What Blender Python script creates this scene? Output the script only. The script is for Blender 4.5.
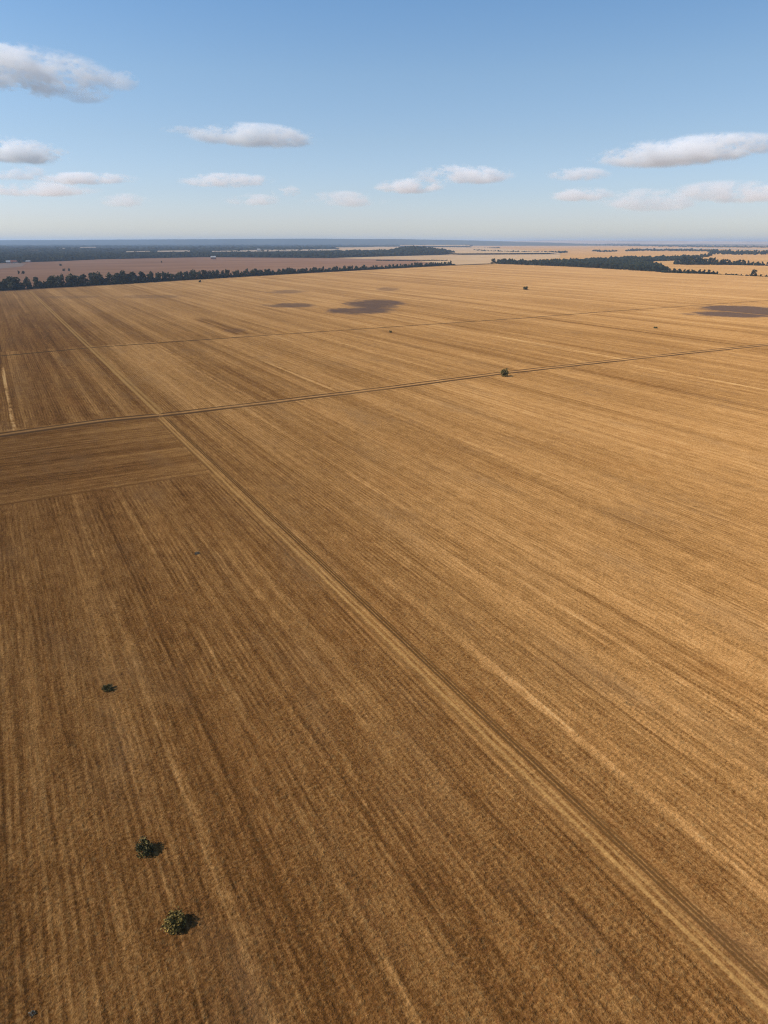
import bpy, math, random
import numpy as np
from math import radians, sin, cos, tan, atan

for o in list(bpy.data.objects):
    bpy.data.objects.remove(o)
SC = bpy.context.scene
COL = SC.collection

# ------------------------------------------------------------------ camera
CAM_H = 50.0
FPX = 690.0                       # focal length in pixels of the 768 x 1024 frame
HOR = 242.0                       # row of the true horizon
PITCH = atan((512 - HOR) / FPX)
cam = bpy.data.cameras.new('camera')
cam.sensor_fit = 'VERTICAL'
cam.sensor_height = 24.0
cam.lens = 24.0 * FPX / 1024.0
cam.clip_start = 0.5
cam.clip_end = 120000.0
camo = bpy.data.objects.new('camera', cam)
COL.objects.link(camo)
camo.location = (0, 0, CAM_H)
camo.rotation_euler = (math.pi / 2 - PITCH, 0, 0)
SC.camera = camo

# ------------------------------------------------------------------ sky, sun, exposure
SUN_EL = radians(39)
SUN_AZ = math.atan2(-1.0, -0.30)          # compass angle from +Y, clockwise
w = bpy.data.worlds.new('World')
SC.world = w
w.use_nodes = True
wn = w.node_tree
sky = wn.nodes.new('ShaderNodeTexSky')
sky.sky_type = 'NISHITA'
sky.sun_disc = False
sky.sun_elevation = SUN_EL
sky.sun_rotation = SUN_AZ
sky.altitude = 100
sky.air_density = 1.0
sky.dust_density = 0.6
sky.ozone_density = 2.0
bg = wn.nodes['Background']
bg.inputs['Strength'].default_value = 0.15
tcw = wn.nodes.new('ShaderNodeTexCoord')
sxw = wn.nodes.new('ShaderNodeSeparateXYZ')
wn.links.new(tcw.outputs['Generated'], sxw.inputs[0])
rw = wn.nodes.new('ShaderNodeValToRGB')            # clearer, bluer air than the model's
e_ = rw.color_ramp.elements
while len(e_) < 6:
    e_.new(.5)
for q_, (p_, c_) in zip(e_, [(0.0, (.84, .865, 1.0)), (.03, (.755, .77, .965)), (.06, (.715, .74, .90)), (.12, (.735, .755, .83)), (.19, (.74, .80, .85)), (.30, (.60, .79, .92))]):
    q_.position = p_
    q_.color = (*c_, 1)
wn.links.new(sxw.outputs[2], rw.inputs[0])
mw = wn.nodes.new('ShaderNodeMix')
mw.data_type = 'RGBA'
mw.blend_type = 'MULTIPLY'
mw.inputs[0].default_value = 1.0
wn.links.new(sky.outputs[0], mw.inputs[6])
wn.links.new(rw.outputs[0], mw.inputs[7])
mrw = wn.nodes.new('ShaderNodeMapRange')          # the sky is paler on the sun's side
for k_, v_ in zip(('From Min', 'From Max', 'To Min', 'To Max'), (-.55, .55, 1.20, .92)):
    mrw.inputs[k_].default_value = v_
wn.links.new(sxw.outputs[0], mrw.inputs['Value'])
m2w = wn.nodes.new('ShaderNodeVectorMath')
m2w.operation = 'SCALE'
wn.links.new(mw.outputs[2], m2w.inputs[0])
wn.links.new(mrw.outputs[0], m2w.inputs['Scale'])
wn.links.new(m2w.outputs[0], bg.inputs['Color'])

sun = bpy.data.lights.new('sun', 'SUN')
sun.energy = 5.0
sun.angle = radians(0.53)
sun.color = (1.0, 0.94, 0.86)
suno = bpy.data.objects.new('sun', sun)
COL.objects.link(suno)
sd = np.array([sin(SUN_AZ) * cos(SUN_EL), cos(SUN_AZ) * cos(SUN_EL), sin(SUN_EL)])   # towards the sun
from mathutils import Vector
suno.rotation_euler = Vector(tuple(sd)).to_track_quat('Z', 'Y').to_euler()
suno.location = (-200, -50, 300)

vs = SC.view_settings
vs.view_transform = 'Standard'
vs.look = 'None'
vs.exposure = 0.0
vs.gamma = 1.0
vs.use_curve_mapping = False
SC.render.engine = 'CYCLES'
SC.cycles.use_denoising = True
SC.cycles.denoising_prefilter = 'NONE'
SC.cycles.volume_bounces = 24
SC.cycles.max_bounces = 24
SC.cycles.pixel_filter_type = 'BLACKMAN_HARRIS'
SC.cycles.filter_width = 1.15

# ------------------------------------------------------------------ helpers
TH = radians(-28.7)                       # heading of the drill rows
ST, CT = sin(TH), cos(TH)


def at(px, py, z=0.0):
    """A point of the ground plane seen in the photograph, in metres."""
    a = (px - 384) / FPX
    b = (512 - py) / FPX
    dy = cos(PITCH) + b * sin(PITCH)
    dz = -sin(PITCH) + b * cos(PITCH)
    t = (z - CAM_H) / dz
    return (a * t, dy * t)


def to_uv(x, y):
    return x * ST + y * CT, x * CT - y * ST


def to_xy(u, v):
    return u * ST + v * CT, u * CT - v * ST


def gnoise(x, y, seed=0):
    """2D gradient noise, about -0.7..0.7."""
    x = np.asarray(x, dtype=np.float64)
    y = np.asarray(y, dtype=np.float64)
    xi = np.floor(x).astype(np.int64)
    yi = np.floor(y).astype(np.int64)
    xf = x - xi
    yf = y - yi

    def grad(ix, iy, fx, fy):
        h = (ix * 374761393 + iy * 668265263 + seed * 974711) & 0x7fffffff
        h = ((h ^ (h >> 13)) * 1274126177) & 0x7fffffff
        h = h ^ (h >> 16)
        a = (h & 0xffff) / 65536.0 * 2 * math.pi
        return np.cos(a) * fx + np.sin(a) * fy
    sx = xf * xf * xf * (xf * (xf * 6 - 15) + 10)
    sy = yf * yf * yf * (yf * (yf * 6 - 15) + 10)
    n00 = grad(xi, yi, xf, yf)
    n10 = grad(xi + 1, yi, xf - 1, yf)
    n01 = grad(xi, yi + 1, xf, yf - 1)
    n11 = grad(xi + 1, yi + 1, xf - 1, yf - 1)
    a = n00 + sx * (n10 - n00)
    b = n01 + sx * (n11 - n01)
    return a + sy * (b - a)


def sstep(a, b, x):
    t = np.clip((x - a) / (b - a), 0, 1)
    return t * t * (3 - 2 * t)


def mesh_obj(name, verts, faces, mat, parent=None, loc=None, smooth=False):
    me = bpy.data.meshes.new(name)
    me.from_pydata([tuple(map(float, q)) for q in verts], [], [tuple(map(int, q)) for q in faces])
    if smooth:
        me.polygons.foreach_set('use_smooth', [True] * len(me.polygons))
    me.materials.append(mat)
    me.update()
    o = bpy.data.objects.new(name, me)
    COL.objects.link(o)
    if parent is not None:
        o.parent = parent
    if loc is not None:
        o.location = loc
    return o


def quads_obj(name, V, mat, parent=None):
    """V: (n,4,3) array of loose quads, as one mesh."""
    V = np.asarray(V, dtype=np.float32)
    n = len(V)
    me = bpy.data.meshes.new(name)
    me.vertices.add(n * 4)
    me.vertices.foreach_set('co', V.reshape(-1))
    me.loops.add(n * 4)
    me.loops.foreach_set('vertex_index', np.arange(n * 4, dtype=np.int32))
    me.polygons.add(n)
    me.polygons.foreach_set('loop_start', np.arange(0, n * 4, 4, dtype=np.int32))
    me.materials.append(mat)
    me.update(calc_edges=True)
    o = bpy.data.objects.new(name, me)
    COL.objects.link(o)
    if parent is not None:
        o.parent = parent
    return o


def grid_mesh(name, X, Y, Z, mat, attrs=None):
    r, c = X.shape
    me = bpy.data.meshes.new(name)
    me.vertices.add(r * c)
    me.vertices.foreach_set('co', np.stack([X, Y, Z], -1).astype(np.float32).reshape(-1))
    idx = np.arange(r * c, dtype=np.int32).reshape(r, c)
    q = np.stack([idx[:-1, :-1], idx[:-1, 1:], idx[1:, 1:], idx[1:, :-1]], -1).reshape(-1)
    n = (r - 1) * (c - 1)
    me.loops.add(n * 4)
    me.loops.foreach_set('vertex_index', q)
    me.polygons.add(n)
    me.polygons.foreach_set('loop_start', np.arange(0, n * 4, 4, dtype=np.int32))
    me.polygons.foreach_set('use_smooth', np.ones(n, dtype=bool))
    for k, A in (attrs or {}).items():
        at_ = me.attributes.new(k, 'FLOAT', 'POINT')
        at_.data.foreach_set('value', A.astype(np.float32).reshape(-1))
    me.materials.append(mat)
    me.update(calc_edges=True)
    o = bpy.data.objects.new(name, me)
    COL.objects.link(o)
    return o


def tag(o, label=None, cat=None, group=None, kind=None):
    if label:
        o['label'] = label
    if cat:
        o['category'] = cat
    if group:
        o['group'] = group
    if kind:
        o['kind'] = kind
    return o


def empty(name, loc, rz=0.0):
    o = bpy.data.objects.new(name, None)
    COL.objects.link(o)
    o.location = loc
    o.rotation_euler = (0, 0, rz)
    return o


# ---- node expressions
class S:
    def __init__(s, t, sock):
        s.t, s.k = t, sock

    def _m(s, op, *a):
        return s.t.math(op, s, *a)
    def __add__(s, o): return s._m('ADD', o)
    __radd__ = __add__
    def __mul__(s, o): return s._m('MULTIPLY', o)
    __rmul__ = __mul__
    def __sub__(s, o): return s._m('SUBTRACT', o)
    def __rsub__(s, o): return s.t.math('SUBTRACT', o, s)
    def __truediv__(s, o): return s._m('DIVIDE', o)
    def __neg__(s): return s._m('MULTIPLY', -1.0)


class T:
    """A node tree with short-hands."""
    def __init__(s, mat):
        mat.use_nodes = True
        s.mat = mat
        s.n = mat.node_tree.nodes
        s.l = mat.node_tree.links
        s.bsdf = s.n.get('Principled BSDF')
        s.out = s.n.get('Material Output')

    def put(s, sock, val):
        if isinstance(val, S):
            s.l.new(val.k, sock)
        else:
            sock.default_value = val

    def math(s, op, *a):
        n = s.n.new('ShaderNodeMath')
        n.operation = op
        for i, q in enumerate(a):
            s.put(n.inputs[i], q)
        return S(s, n.outputs[0])

    def pos(s):
        n = s.n.new('ShaderNodeNewGeometry')
        x = s.n.new('ShaderNodeSeparateXYZ')
        s.l.new(n.outputs['Position'], x.inputs[0])
        return [S(s, q) for q in x.outputs]

    def vec(s, x, y, z=0.0):
        n = s.n.new('ShaderNodeCombineXYZ')
        for i, q in enumerate((x, y, z)):
            s.put(n.inputs[i], q)
        return S(s, n.outputs[0])

    def noise(s, v, scale=1.0, detail=2.0, rough=0.5):
        n = s.n.new('ShaderNodeTexNoise')
        n.inputs['Scale'].default_value = scale
        n.inputs['Detail'].default_value = detail
        n.inputs['Roughness'].default_value = rough
        s.put(n.inputs['Vector'], v)
        return S(s, n.outputs['Fac'])

    def ramp(s, fac, stops):
        n = s.n.new('ShaderNodeValToRGB')
        e = n.color_ramp.elements
        while len(e) < len(stops):
            e.new(0.5)
        for q, (p, c) in zip(e, stops):
            q.position = p
            q.color = (*c, 1)
        s.put(n.inputs[0], fac)
        return S(s, n.outputs[0])

    def mix(s, fac, a, b):
        n = s.n.new('ShaderNodeMix')
        n.data_type = 'RGBA'
        s.put(n.inputs[0], fac)
        for i, q in ((6, a), (7, b)):
            s.put(n.inputs[i], q if isinstance(q, S) else (*q, 1))
        return S(s, n.outputs[2])

    def sm(s, a, b, x):
        n = s.n.new('ShaderNodeMapRange')
        n.interpolation_type = 'SMOOTHSTEP'
        s.put(n.inputs['From Min'], a)
        s.put(n.inputs['From Max'], b)
        s.put(n.inputs['Value'], x)
        return S(s, n.outputs[0])

    def lin(s, x, a, b, c, d):
        n = s.n.new('ShaderNodeMapRange')
        for k, q in zip(('From Min', 'From Max', 'To Min', 'To Max'), (a, b, c, d)):
            n.inputs[k].default_value = q
        s.put(n.inputs['Value'], x)
        return S(s, n.outputs[0])

    def bell(s, x, c, wd):
        """1 at x = c, 0 beyond wd."""
        d = s.math('ABSOLUTE', x - c)
        return 1.0 - s.sm(wd * 0.35, wd, d)

    def attr(s, name):
        n = s.n.new('ShaderNodeAttribute')
        n.attribute_name = name
        return S(s, n.outputs['Fac'])

    def finish(s, color, height=None, dist=0.1, strength=1.0, rough=0.95, sheen=0.0, sheen_tint=(1, 1, 1), drough=1.0, spec=0.0):
        b = s.bsdf
        s.put(b.inputs['Base Color'], color if isinstance(color, S) else (*color, 1))
        s.put(b.inputs['Roughness'], rough)
        b.inputs['Specular IOR Level'].default_value = spec
        b.inputs['Diffuse Roughness'].default_value = drough
        if sheen:
            b.inputs['Sheen Weight'].default_value = sheen
            b.inputs['Sheen Roughness'].default_value = 0.6
            b.inputs['Sheen Tint'].default_value = (*sheen_tint, 1)
        if height is not None:
            n = s.n.new('ShaderNodeBump')
            n.inputs['Distance'].default_value = dist
            n.inputs['Strength'].default_value = strength
            s.put(n.inputs['Height'], height)
            s.l.new(n.outputs[0], b.inputs['Normal'])


def newmat(name):
    m = bpy.data.materials.new(name)
    return m, T(m)


# ------------------------------------------------------------------ ground materials
SOIL = (0.0823, 0.0348, 0.0093)
MID = (0.2978, 0.1470, 0.0448)
STRAW = (0.5510, 0.3234, 0.1264)
# pale and dark strips that run along the rows: (across position, half width, strength, from, to)
STREAKS = [(-0.4, .8, .62, 219, 340), (8.3, .6, .15, 20, 150), (17.1, .6, .13, 20, 150), (4.3, .3, .20, 22, 66),
           (-6.8, .4, .14, 20, 150), (47.6, .8, .20, 12, 60), (250, 1.6, .22, 225, 330), (241, 3.0, .22, 90, 218),
           (338.5, 1.3, -.32, 228, 470), (352, 2.4, -.25, 430, 640), (388, 4.0, -.22, 620, 900), (104, 2.0, .18, 226, 380),
           (72, 2.2, .15, 226, 380), (205, 5, -.14, 230, 380), (160, 3.0, .14, 240, 385), (23, 2.0, .12, 226, 900),
           (530, 6, -.15, 420, 1000), (640, 8, .12, 300, 1200), (126, 7.0, -.30, 400, 500), (33, .35, -.16, 15, 150), (28.2, .5, .14, 15, 150),
           (12.5, .4, -.16, 20, 150), (55.0, .6, -.12, 12, 210), (66.0, .7, .10, 12, 210), (22.6, .4, -.14, 16, 150)]


def patch_uv(px, py):
    return at(px, py)


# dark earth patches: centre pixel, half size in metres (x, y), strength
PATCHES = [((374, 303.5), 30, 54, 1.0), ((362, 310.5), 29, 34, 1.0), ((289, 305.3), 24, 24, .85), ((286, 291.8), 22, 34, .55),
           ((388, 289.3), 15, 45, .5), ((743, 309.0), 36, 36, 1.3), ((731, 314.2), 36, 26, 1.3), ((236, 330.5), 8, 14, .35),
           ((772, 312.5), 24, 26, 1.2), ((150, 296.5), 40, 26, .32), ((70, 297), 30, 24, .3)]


def field_nodes(t):
    """Shared colour of the stubble: returns colour, bump height and the row coordinates."""
    x, y, z = t.pos()
    u0 = x * ST + y * CT
    v0 = x * CT - y * ST
    wob = t.noise(t.vec(u0 * 0.012, v0 * 0.03), 1.0, 2.0)
    # headland block drilled crosswise
    step_ = t.math('GREATER_THAN', u0, 221.0) * 91.3 + t.math('GREATER_THAN', u0, 391.0) * 57.7
    blk = t.sm(153.6, 154.4, u0 + wob * 1.5) * t.sm(-218.5, -217.0, -u0) * (1.0 - t.sm(38.2, 39.0, v0))
    u = u0 + (v0 - u0) * blk
    v = v0 + (u0 - v0) * blk
    vw = v + (wob - 0.5) * 0.9 + step_ * (1.0 - blk)
    band_l = t.noise(t.vec(u * 0.0016, vw * 0.055, 3.0), 1.0, 3.0, .6)
    band_m = t.noise(t.vec(u * 0.014, vw * 0.34, 7.0), 1.0, 3.0, .65)
    rows = t.noise(t.vec(u * 0.08, vw * 1.7, 1.0), 1.0, 2.0, .6)
    fine = t.noise(t.vec(u * 0.35, vw * 4.2, 5.0), 1.0, 1.0)
    clump = t.noise(t.vec(u * 3.1, v * 2.1, 9.0), 1.0, 3.0, .65)
    speck = t.noise(t.vec(u * 6.5, v * 6.5, 2.0), 1.0, 3.0, .7)
    mott = t.noise(t.vec(u * 0.30, v * 0.42, 14.0), 1.0, 3.0, .7)
    ph = vw + (t.noise(t.vec(u * 0.05, vw * .3, 21.0), 1.0, 1.0) - .5) * .35
    am1 = t.noise(t.vec(u * 0.06, vw * .12, 22.0), 1.0, 2.0)
    am2 = t.noise(t.vec(u * 0.012, vw * .05, 23.0), 1.0, 2.0)
    drill = t.math('SINE', ph * (2 * math.pi / .78)) * t.sm(.32, .68, am1)
    swath = t.math('SINE', ph * (2 * math.pi / 2.34)) * t.sm(.30, .70, am2)
    header = t.math('SINE', ph * (2 * math.pi / 9.36)) * t.sm(.35, .75, am2)
    zone_id = t.math('GREATER_THAN', u0, 221.0) * 17.0 + t.math('GREATER_THAN', u0, 391.0) * 31.0

    def per_pass(width, off):
        n = t.n.new('ShaderNodeTexWhiteNoise')
        n.noise_dimensions = '1D'
        t.put(n.inputs['W'], t.math('FLOOR', ph / width) + zone_id + off)
        return S(t, n.outputs['Value']) - .5
    hspeck = t.noise(t.vec(u * 1.7, v * 1.7, 31.0), 1.0, 3.0, .7)
    patch = t.noise(t.vec(u0 * 0.011, v0 * 0.02, 4.0), 1.0, 4.0, .6)
    big = t.noise(t.vec(u0 * 0.0022, v0 * 0.004, 6.0), 1.0, 2.0, .5)
    relief = t.attr('relief')
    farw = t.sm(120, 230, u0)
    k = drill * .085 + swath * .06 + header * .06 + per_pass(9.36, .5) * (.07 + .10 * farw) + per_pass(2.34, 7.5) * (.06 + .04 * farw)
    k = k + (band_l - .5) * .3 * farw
    k = k + (band_l - .5) * 0.40 + (band_m - .5) * 0.38 + (rows - .5) * 0.40 + (fine - .5) * 0.42 + (mott - .5) * .45
    k = k + (clump - .5) * 0.85 + (speck - .5) * 1.05 + (patch - .5) * 0.36 + (big - .5) * 0.2
    k = k + relief * 0.9
    for c, wd, st, ua, ub in STREAKS:
        q = t.bell(v0 + (wob - 0.5) * (0.8 + wd * .3), c, wd * 1.0) * st
        q = q * t.sm(ua - 4, ua + 4, u0) * (1.0 - t.sm(ub - 12, ub + 12, u0))
        k = k + q * (0.1 + 1.5 * t.sm(.3, .7, band_m + (mott - .5) * .5))
    # sun and view brightness painted into the tone, darker left; plus sown block offsets
    zone = -0.16 + 0.20 * t.sm(8, 75, v0) + 0.07 * t.sm(60, 170, v0) - 0.08 * (1.0 - t.sm(-30, 40, v0))
    zone = zone + 0.04 * t.sm(250, 620, u0) + 0.05 * t.sm(200, 900, v0) + 0.01 * blk
    zone = zone - 0.09 * (1.0 - t.sm(24, 80, u0)) * (1.0 - t.sm(34, 50, v0))  # view and vignette darkening of the near left, painted into the ground colour
    zone = zone - .07 * t.sm(388, 394, u0) * (1.0 - t.sm(60, 210, v0)) - .05 * t.sm(219, 223, u0) * (1.0 - t.sm(41, 60, v0))
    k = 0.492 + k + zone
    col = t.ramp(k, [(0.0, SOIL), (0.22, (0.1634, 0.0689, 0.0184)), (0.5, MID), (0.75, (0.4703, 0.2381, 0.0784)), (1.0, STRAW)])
    spot = t.noise(t.vec(u0 * .55, v0 * .8, 41.0), 1., 2., .6)
    col = t.mix(t.sm(.66, .76, 1.0 - spot) * .40, col, (0.060, 0.040, 0.018))
    # greyish and reddish drifts in the soil
    hue = t.noise(t.vec(u0 * 0.03, v0 * 0.09, 11.0), 1.0, 3.0, .6)
    col = t.mix(t.sm(.5, .85, hue) * 0.45, col, (0.2090, 0.1208, 0.0560))
    col = t.mix(t.sm(.5, .9, 1.0 - hue) * 0.35, col, (0.2850, 0.1146, 0.0280))
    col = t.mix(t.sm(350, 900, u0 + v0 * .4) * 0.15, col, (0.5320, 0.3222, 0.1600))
    col = t.mix(t.sm(.52, .78, hspeck) * 0.40, col, (0.2232, 0.1477, 0.0600))
    col = t.mix(t.sm(.52, .80, 1.0 - hspeck) * 0.40, col, (0.2660, 0.1029, 0.0360))
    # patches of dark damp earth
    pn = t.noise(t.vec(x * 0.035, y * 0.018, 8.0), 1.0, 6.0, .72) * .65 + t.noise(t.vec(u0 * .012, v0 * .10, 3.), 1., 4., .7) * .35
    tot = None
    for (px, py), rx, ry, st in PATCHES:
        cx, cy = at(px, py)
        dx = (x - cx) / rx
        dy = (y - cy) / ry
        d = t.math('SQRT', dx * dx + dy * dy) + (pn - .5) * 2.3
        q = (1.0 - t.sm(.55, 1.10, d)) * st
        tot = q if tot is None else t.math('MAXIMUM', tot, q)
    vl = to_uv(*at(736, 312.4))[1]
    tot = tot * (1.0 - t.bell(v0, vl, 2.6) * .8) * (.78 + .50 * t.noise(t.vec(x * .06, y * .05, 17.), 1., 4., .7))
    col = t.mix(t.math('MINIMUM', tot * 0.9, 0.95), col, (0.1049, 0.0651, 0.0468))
    h = (clump - .5) * 1.0 + (speck - .5) * 0.6 + (rows - .5) * 0.5
    return col, h, (u0, v0, wob, band_m, clump, speck)


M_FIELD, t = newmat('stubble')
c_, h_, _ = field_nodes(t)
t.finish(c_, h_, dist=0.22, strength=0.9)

# main track along the rows: a pale rut and a dark one
M_TRACK, t = newmat('field_track')
c_, h_, (u0, v0, wob, bm, cl, sp) = field_nodes(t)
vv = v0 + (wob - .5) * .5 + (cl - .5) * .25
near = 1.0 - t.sm(208, 222, u0)
pale = t.math('MAXIMUM', t.bell(vv, 38.95, .30), t.bell(vv, 39.75, .22) * .7) * near
pale = t.math('MAXIMUM', pale, t.math('MAXIMUM', t.bell(vv, 39.8, .8), t.bell(vv, 41.5, .75) * .8) * (1.0 - near))
dark = t.math('MAXIMUM', t.bell(vv, 40.5, .24), t.math('MAXIMUM', t.bell(vv, 40.95, .22), t.bell(vv, 41.35, .18) * .8)) * near
dark = t.math('MAXIMUM', dark, t.bell(vv, 38.3, .3) * .5 * near)
dark = dark * (.35 + .65 * t.sm(.2, .5, bm + (sp - .5) * .6)) 
pale = pale * (0.55 + .45 * t.sm(.35, .7, cl))
c_ = t.mix(dark * .92, c_, (0.0997, 0.0483, 0.0152))
c_ = t.mix(pale * .64, c_, (0.4940, 0.2819, 0.0920))
t.finish(c_, h_, dist=0.14, strength=0.7)


def ruts_mat(name, half, dark_col, mid_col, amount, gap):
    """A crossing farm track: 'across' runs -1..1 over the strip."""
    m, t = newmat(name)
    c_, h_, (u0, v0, wob, bm, cl, sp) = field_nodes(t)
    a = t.attr('across') + (t.noise(t.vec(u0 * .08, v0 * .06, 3.), 1., 3.) - .5) * .34
    rut = t.math('MAXIMUM', t.bell(a, -gap, .26), t.bell(a, gap, .34))
    wear = t.noise(t.vec(u0 * .05, v0 * .02, 13.), 1., 3.)
    mid = t.bell(a, 0.0, .75)
    c_ = t.mix(mid * .45 * amount, c_, mid_col)
    c_ = t.mix(rut * amount * (0.65 + .5 * t.sm(.3, .65, wear)), c_, dark_col)
    t.finish(c_, h_, dist=0.1, strength=0.6)
    return m


M_CROSS = ruts_mat('farm_track', 4, (0.095, 0.048, 0.019), (0.38, 0.20, 0.075), 1.0, .42)
M_LINE = ruts_mat('faint_track', 2.5, (0.085, 0.044, 0.018), (0.15, 0.080, 0.032), 1.1, .18)


def far_field_mat(name, c0, c1, rot=0.0, scale=1.0):
    m, t = newmat(name)
    x, y, z = t.pos()
    a = x * sin(rot) + y * cos(rot)
    b = x * cos(rot) - y * sin(rot)
    n1 = t.noise(t.vec(a * .0012 * scale, b * .03 * scale), 1., 3., .6)
    n2 = t.noise(t.vec(a * .006 * scale, b * .008 * scale, 5.), 1., 4., .6)
    n3 = t.noise(t.vec(a * .5, b * .5, 2.), 1., 2., .6)
    k = .5 + (n1 - .5) * 1.1 + (n2 - .5) * 1.0 + (n3 - .5) * .5
    t.finish(t.ramp(k, [(0.1, c0), (0.9, c1)]), n3, dist=.2, strength=.5)
    return m


M_RED = far_field_mat('reddish_stubble', (0.1740, 0.0843, 0.0442), (0.3001, 0.1634, 0.0978), TH + math.pi / 2)
M_GREYFIELD = far_field_mat('grey_field', (0.1827, 0.1247, 0.0935), (0.2610, 0.1849, 0.1403), .5)
M_TAN = far_field_mat('tan_field', (0.360, 0.222, 0.112), (0.490, 0.320, 0.175), TH)
M_PALE = far_field_mat('pale_field', (0.30, 0.215, 0.145), (0.40, 0.30, 0.21), .4)
M_BROWNFIELD = far_field_mat('brown_field', (0.1914, 0.1118, 0.0723), (0.2958, 0.1720, 0.1062), TH + math.pi / 2)
M_VERGE = far_field_mat('verge', (0.0522, 0.0430, 0.0238), (0.1479, 0.0946, 0.0510), .3, 4.)
M_WOODFLOOR = far_field_mat('wood_floor', (0.018, 0.021, 0.014), (0.045, 0.042, 0.025), .3)

# ------------------------------------------------------------------ the ground sheet
CROSS_UV = [(205, -140), (212.5, -40), (214.9, -4), (219.0, 22.8), (217.8, 41), (218.8, 71), (221.3, 121), (226.0, 180), (227.2, 259), (226.5, 352), (224, 520), (226, 700)]
LINE_UV = [(362, -140), (372, -40), (376, -.4), (385, 45), (389, 130), (392, 241), (394.5, 329), (401.5, 409), (407, 530), (412, 700)]


def interp_u(path, v):
    p = np.array(path, float)
    return np.interp(v, p[:, 1], p[:, 0])


def relief(u, v, r):
    """Height of the stubble in metres: drill rows, straw clumps and swaths; flat where the tracks run."""
    blk = sstep(153.6, 154.4, u) * (1 - sstep(217, 218.5, u)) * (1 - sstep(38.2, 39.0, v))
    uu = u + (v - u) * blk
    vv = v + (u - v) * blk
    vv = vv + gnoise(uu * .02, vv * .05, 3) * 0.9
    fade = 1 - sstep(110, 190, r)
    fade2 = 1 - sstep(200, 420, r)
    row = gnoise(uu * .04, vv * 1.45, 5) * .055
    clump = gnoise(uu * 2.9, vv * 1.8, 7) * .080 + gnoise(uu * 5.2, vv * 4.2, 8) * .05
    swath = gnoise(uu * .012, vv * .22, 9) * .11
    mod = .65 + .7 * sstep(-.35, .4, gnoise(uu * .06, vv * .12, 12))
    h = (row + clump * mod) * fade + swath * fade2
    return h


def corridor(u, v):
    """1 where a track bed lies."""
    m = (1 - sstep(2.3, 2.9, np.abs(v - 40.0))) * (u < 900)
    c = 1 - sstep(4.1, 5.0, np.abs(u - interp_u(CROSS_UV, v)))
    l = 1 - sstep(2.6, 3.4, np.abs(u - interp_u(LINE_UV, v)))
    return np.maximum(np.maximum(m, c), l)


ys = [20.0]
while ys[-1] < 42000:
    d = ys[-1]
    g = 1.0025 if d > 29 and d < 240 else (1.006 if d < 900 else 1.03)
    ys.append(d * g)
ys = np.array(ys)
sl = np.concatenate([np.linspace(-2.6, -1.02, 70)[:-1], np.linspace(-1.02, 1.02, 820), np.linspace(1.02, 2.6, 70)[1:]])
Y, SL = np.meshgrid(ys, sl, indexing='ij')
X = Y * SL
U, V = to_uv(X, Y)
R = np.hypot(X, Y)
HH = relief(U, V, R)
CO = corridor(U, V)
Z = HH * (1 - CO) - 0.09 * CO * (1 - sstep(250, 420, R)) - 0.03 * CO
rel = HH * (1 - CO)
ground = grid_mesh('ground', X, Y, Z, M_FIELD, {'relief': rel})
tag(ground, kind='structure')

# ground behind and beside the flight position
m_ = 42000.0
back = mesh_obj('far_ground', [(-m_, -4000, -.6), (m_, -4000, -.6), (m_, m_, -.6), (-m_, m_, -.6)], [(0, 1, 2, 3)], M_TAN)
tag(back, kind='structure')


def strip(name, path_u, path_v, half, mat, step, lift=0.0, cols=9):
    """A track bed along a path given in row coordinates."""
    pu = np.array(path_u, float)
    pv = np.array(path_v, float)
    seg = np.hypot(np.diff(pu), np.diff(pv))
    s = np.concatenate([[0], np.cumsum(seg)])
    n = max(2, int(s[-1] / step))
    ss = np.linspace(0, s[-1], n)
    u = np.interp(ss, s, pu)
    v = np.interp(ss, s, pv)
    # smooth the corners a little
    k = max(3, int(6 / step) | 1)
    if n > 3 * k:
        ker = np.ones(k) / k
        pad = k // 2
        u = np.convolve(np.pad(u, pad, mode='edge'), ker, 'valid')
        v = np.convolve(np.pad(v, pad, mode='edge'), ker, 'valid')
    du = np.gradient(u)
    dv = np.gradient(v)
    L = np.hypot(du, dv)
    nu, nv = -dv / L, du / L
    ac = np.linspace(-1, 1, cols)
    Uu = u[:, None] + nu[:, None] * ac[None] * half
    Vv = v[:, None] + nv[:, None] * ac[None] * half
    x, y = to_xy(Uu, Vv)
    # pressed ruts, a low crown between them
    z = lift + 0.03 * np.cos(ac * math.pi)[None] * np.ones_like(x) + gnoise(Uu * 1.8, Vv * 1.8, 21) * .03
    o = grid_mesh(name, x, y, z, mat, {'across': np.broadcast_to(ac[None], x.shape), 'relief': relief(Uu, Vv, np.hypot(x, y)) * .75})
    return tag(o, kind='structure')


strip('main_field_track', [8, 120, 215], [40.0, 40.0, 40.0], 2.45, M_TRACK, .22, cols=31)
strip('far_field_track', [215, 400, 880], [40.0, 40.3, 40.6], 2.45, M_TRACK, 1.0, cols=13)
strip('farm_track', [a for a, b in CROSS_UV], [b for a, b in CROSS_UV], 4.4, M_CROSS, .8, lift=.012, cols=17)
strip('faint_track', [a for a, b in LINE_UV], [b for a, b in LINE_UV], 2.8, M_LINE, 1.5, lift=.008, cols=9)


def sheet(name, pts, mat, z):
    v = []
    for q in pts:
        x, y = at(*q, z)
        v.append((x, y, z))
    o = mesh_obj(name, v, [tuple(range(len(v)))], mat)
    if o.data.polygons[0].normal.z < 0:
        o.data.flip_normals()
    return tag(o, kind='structure')


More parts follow.
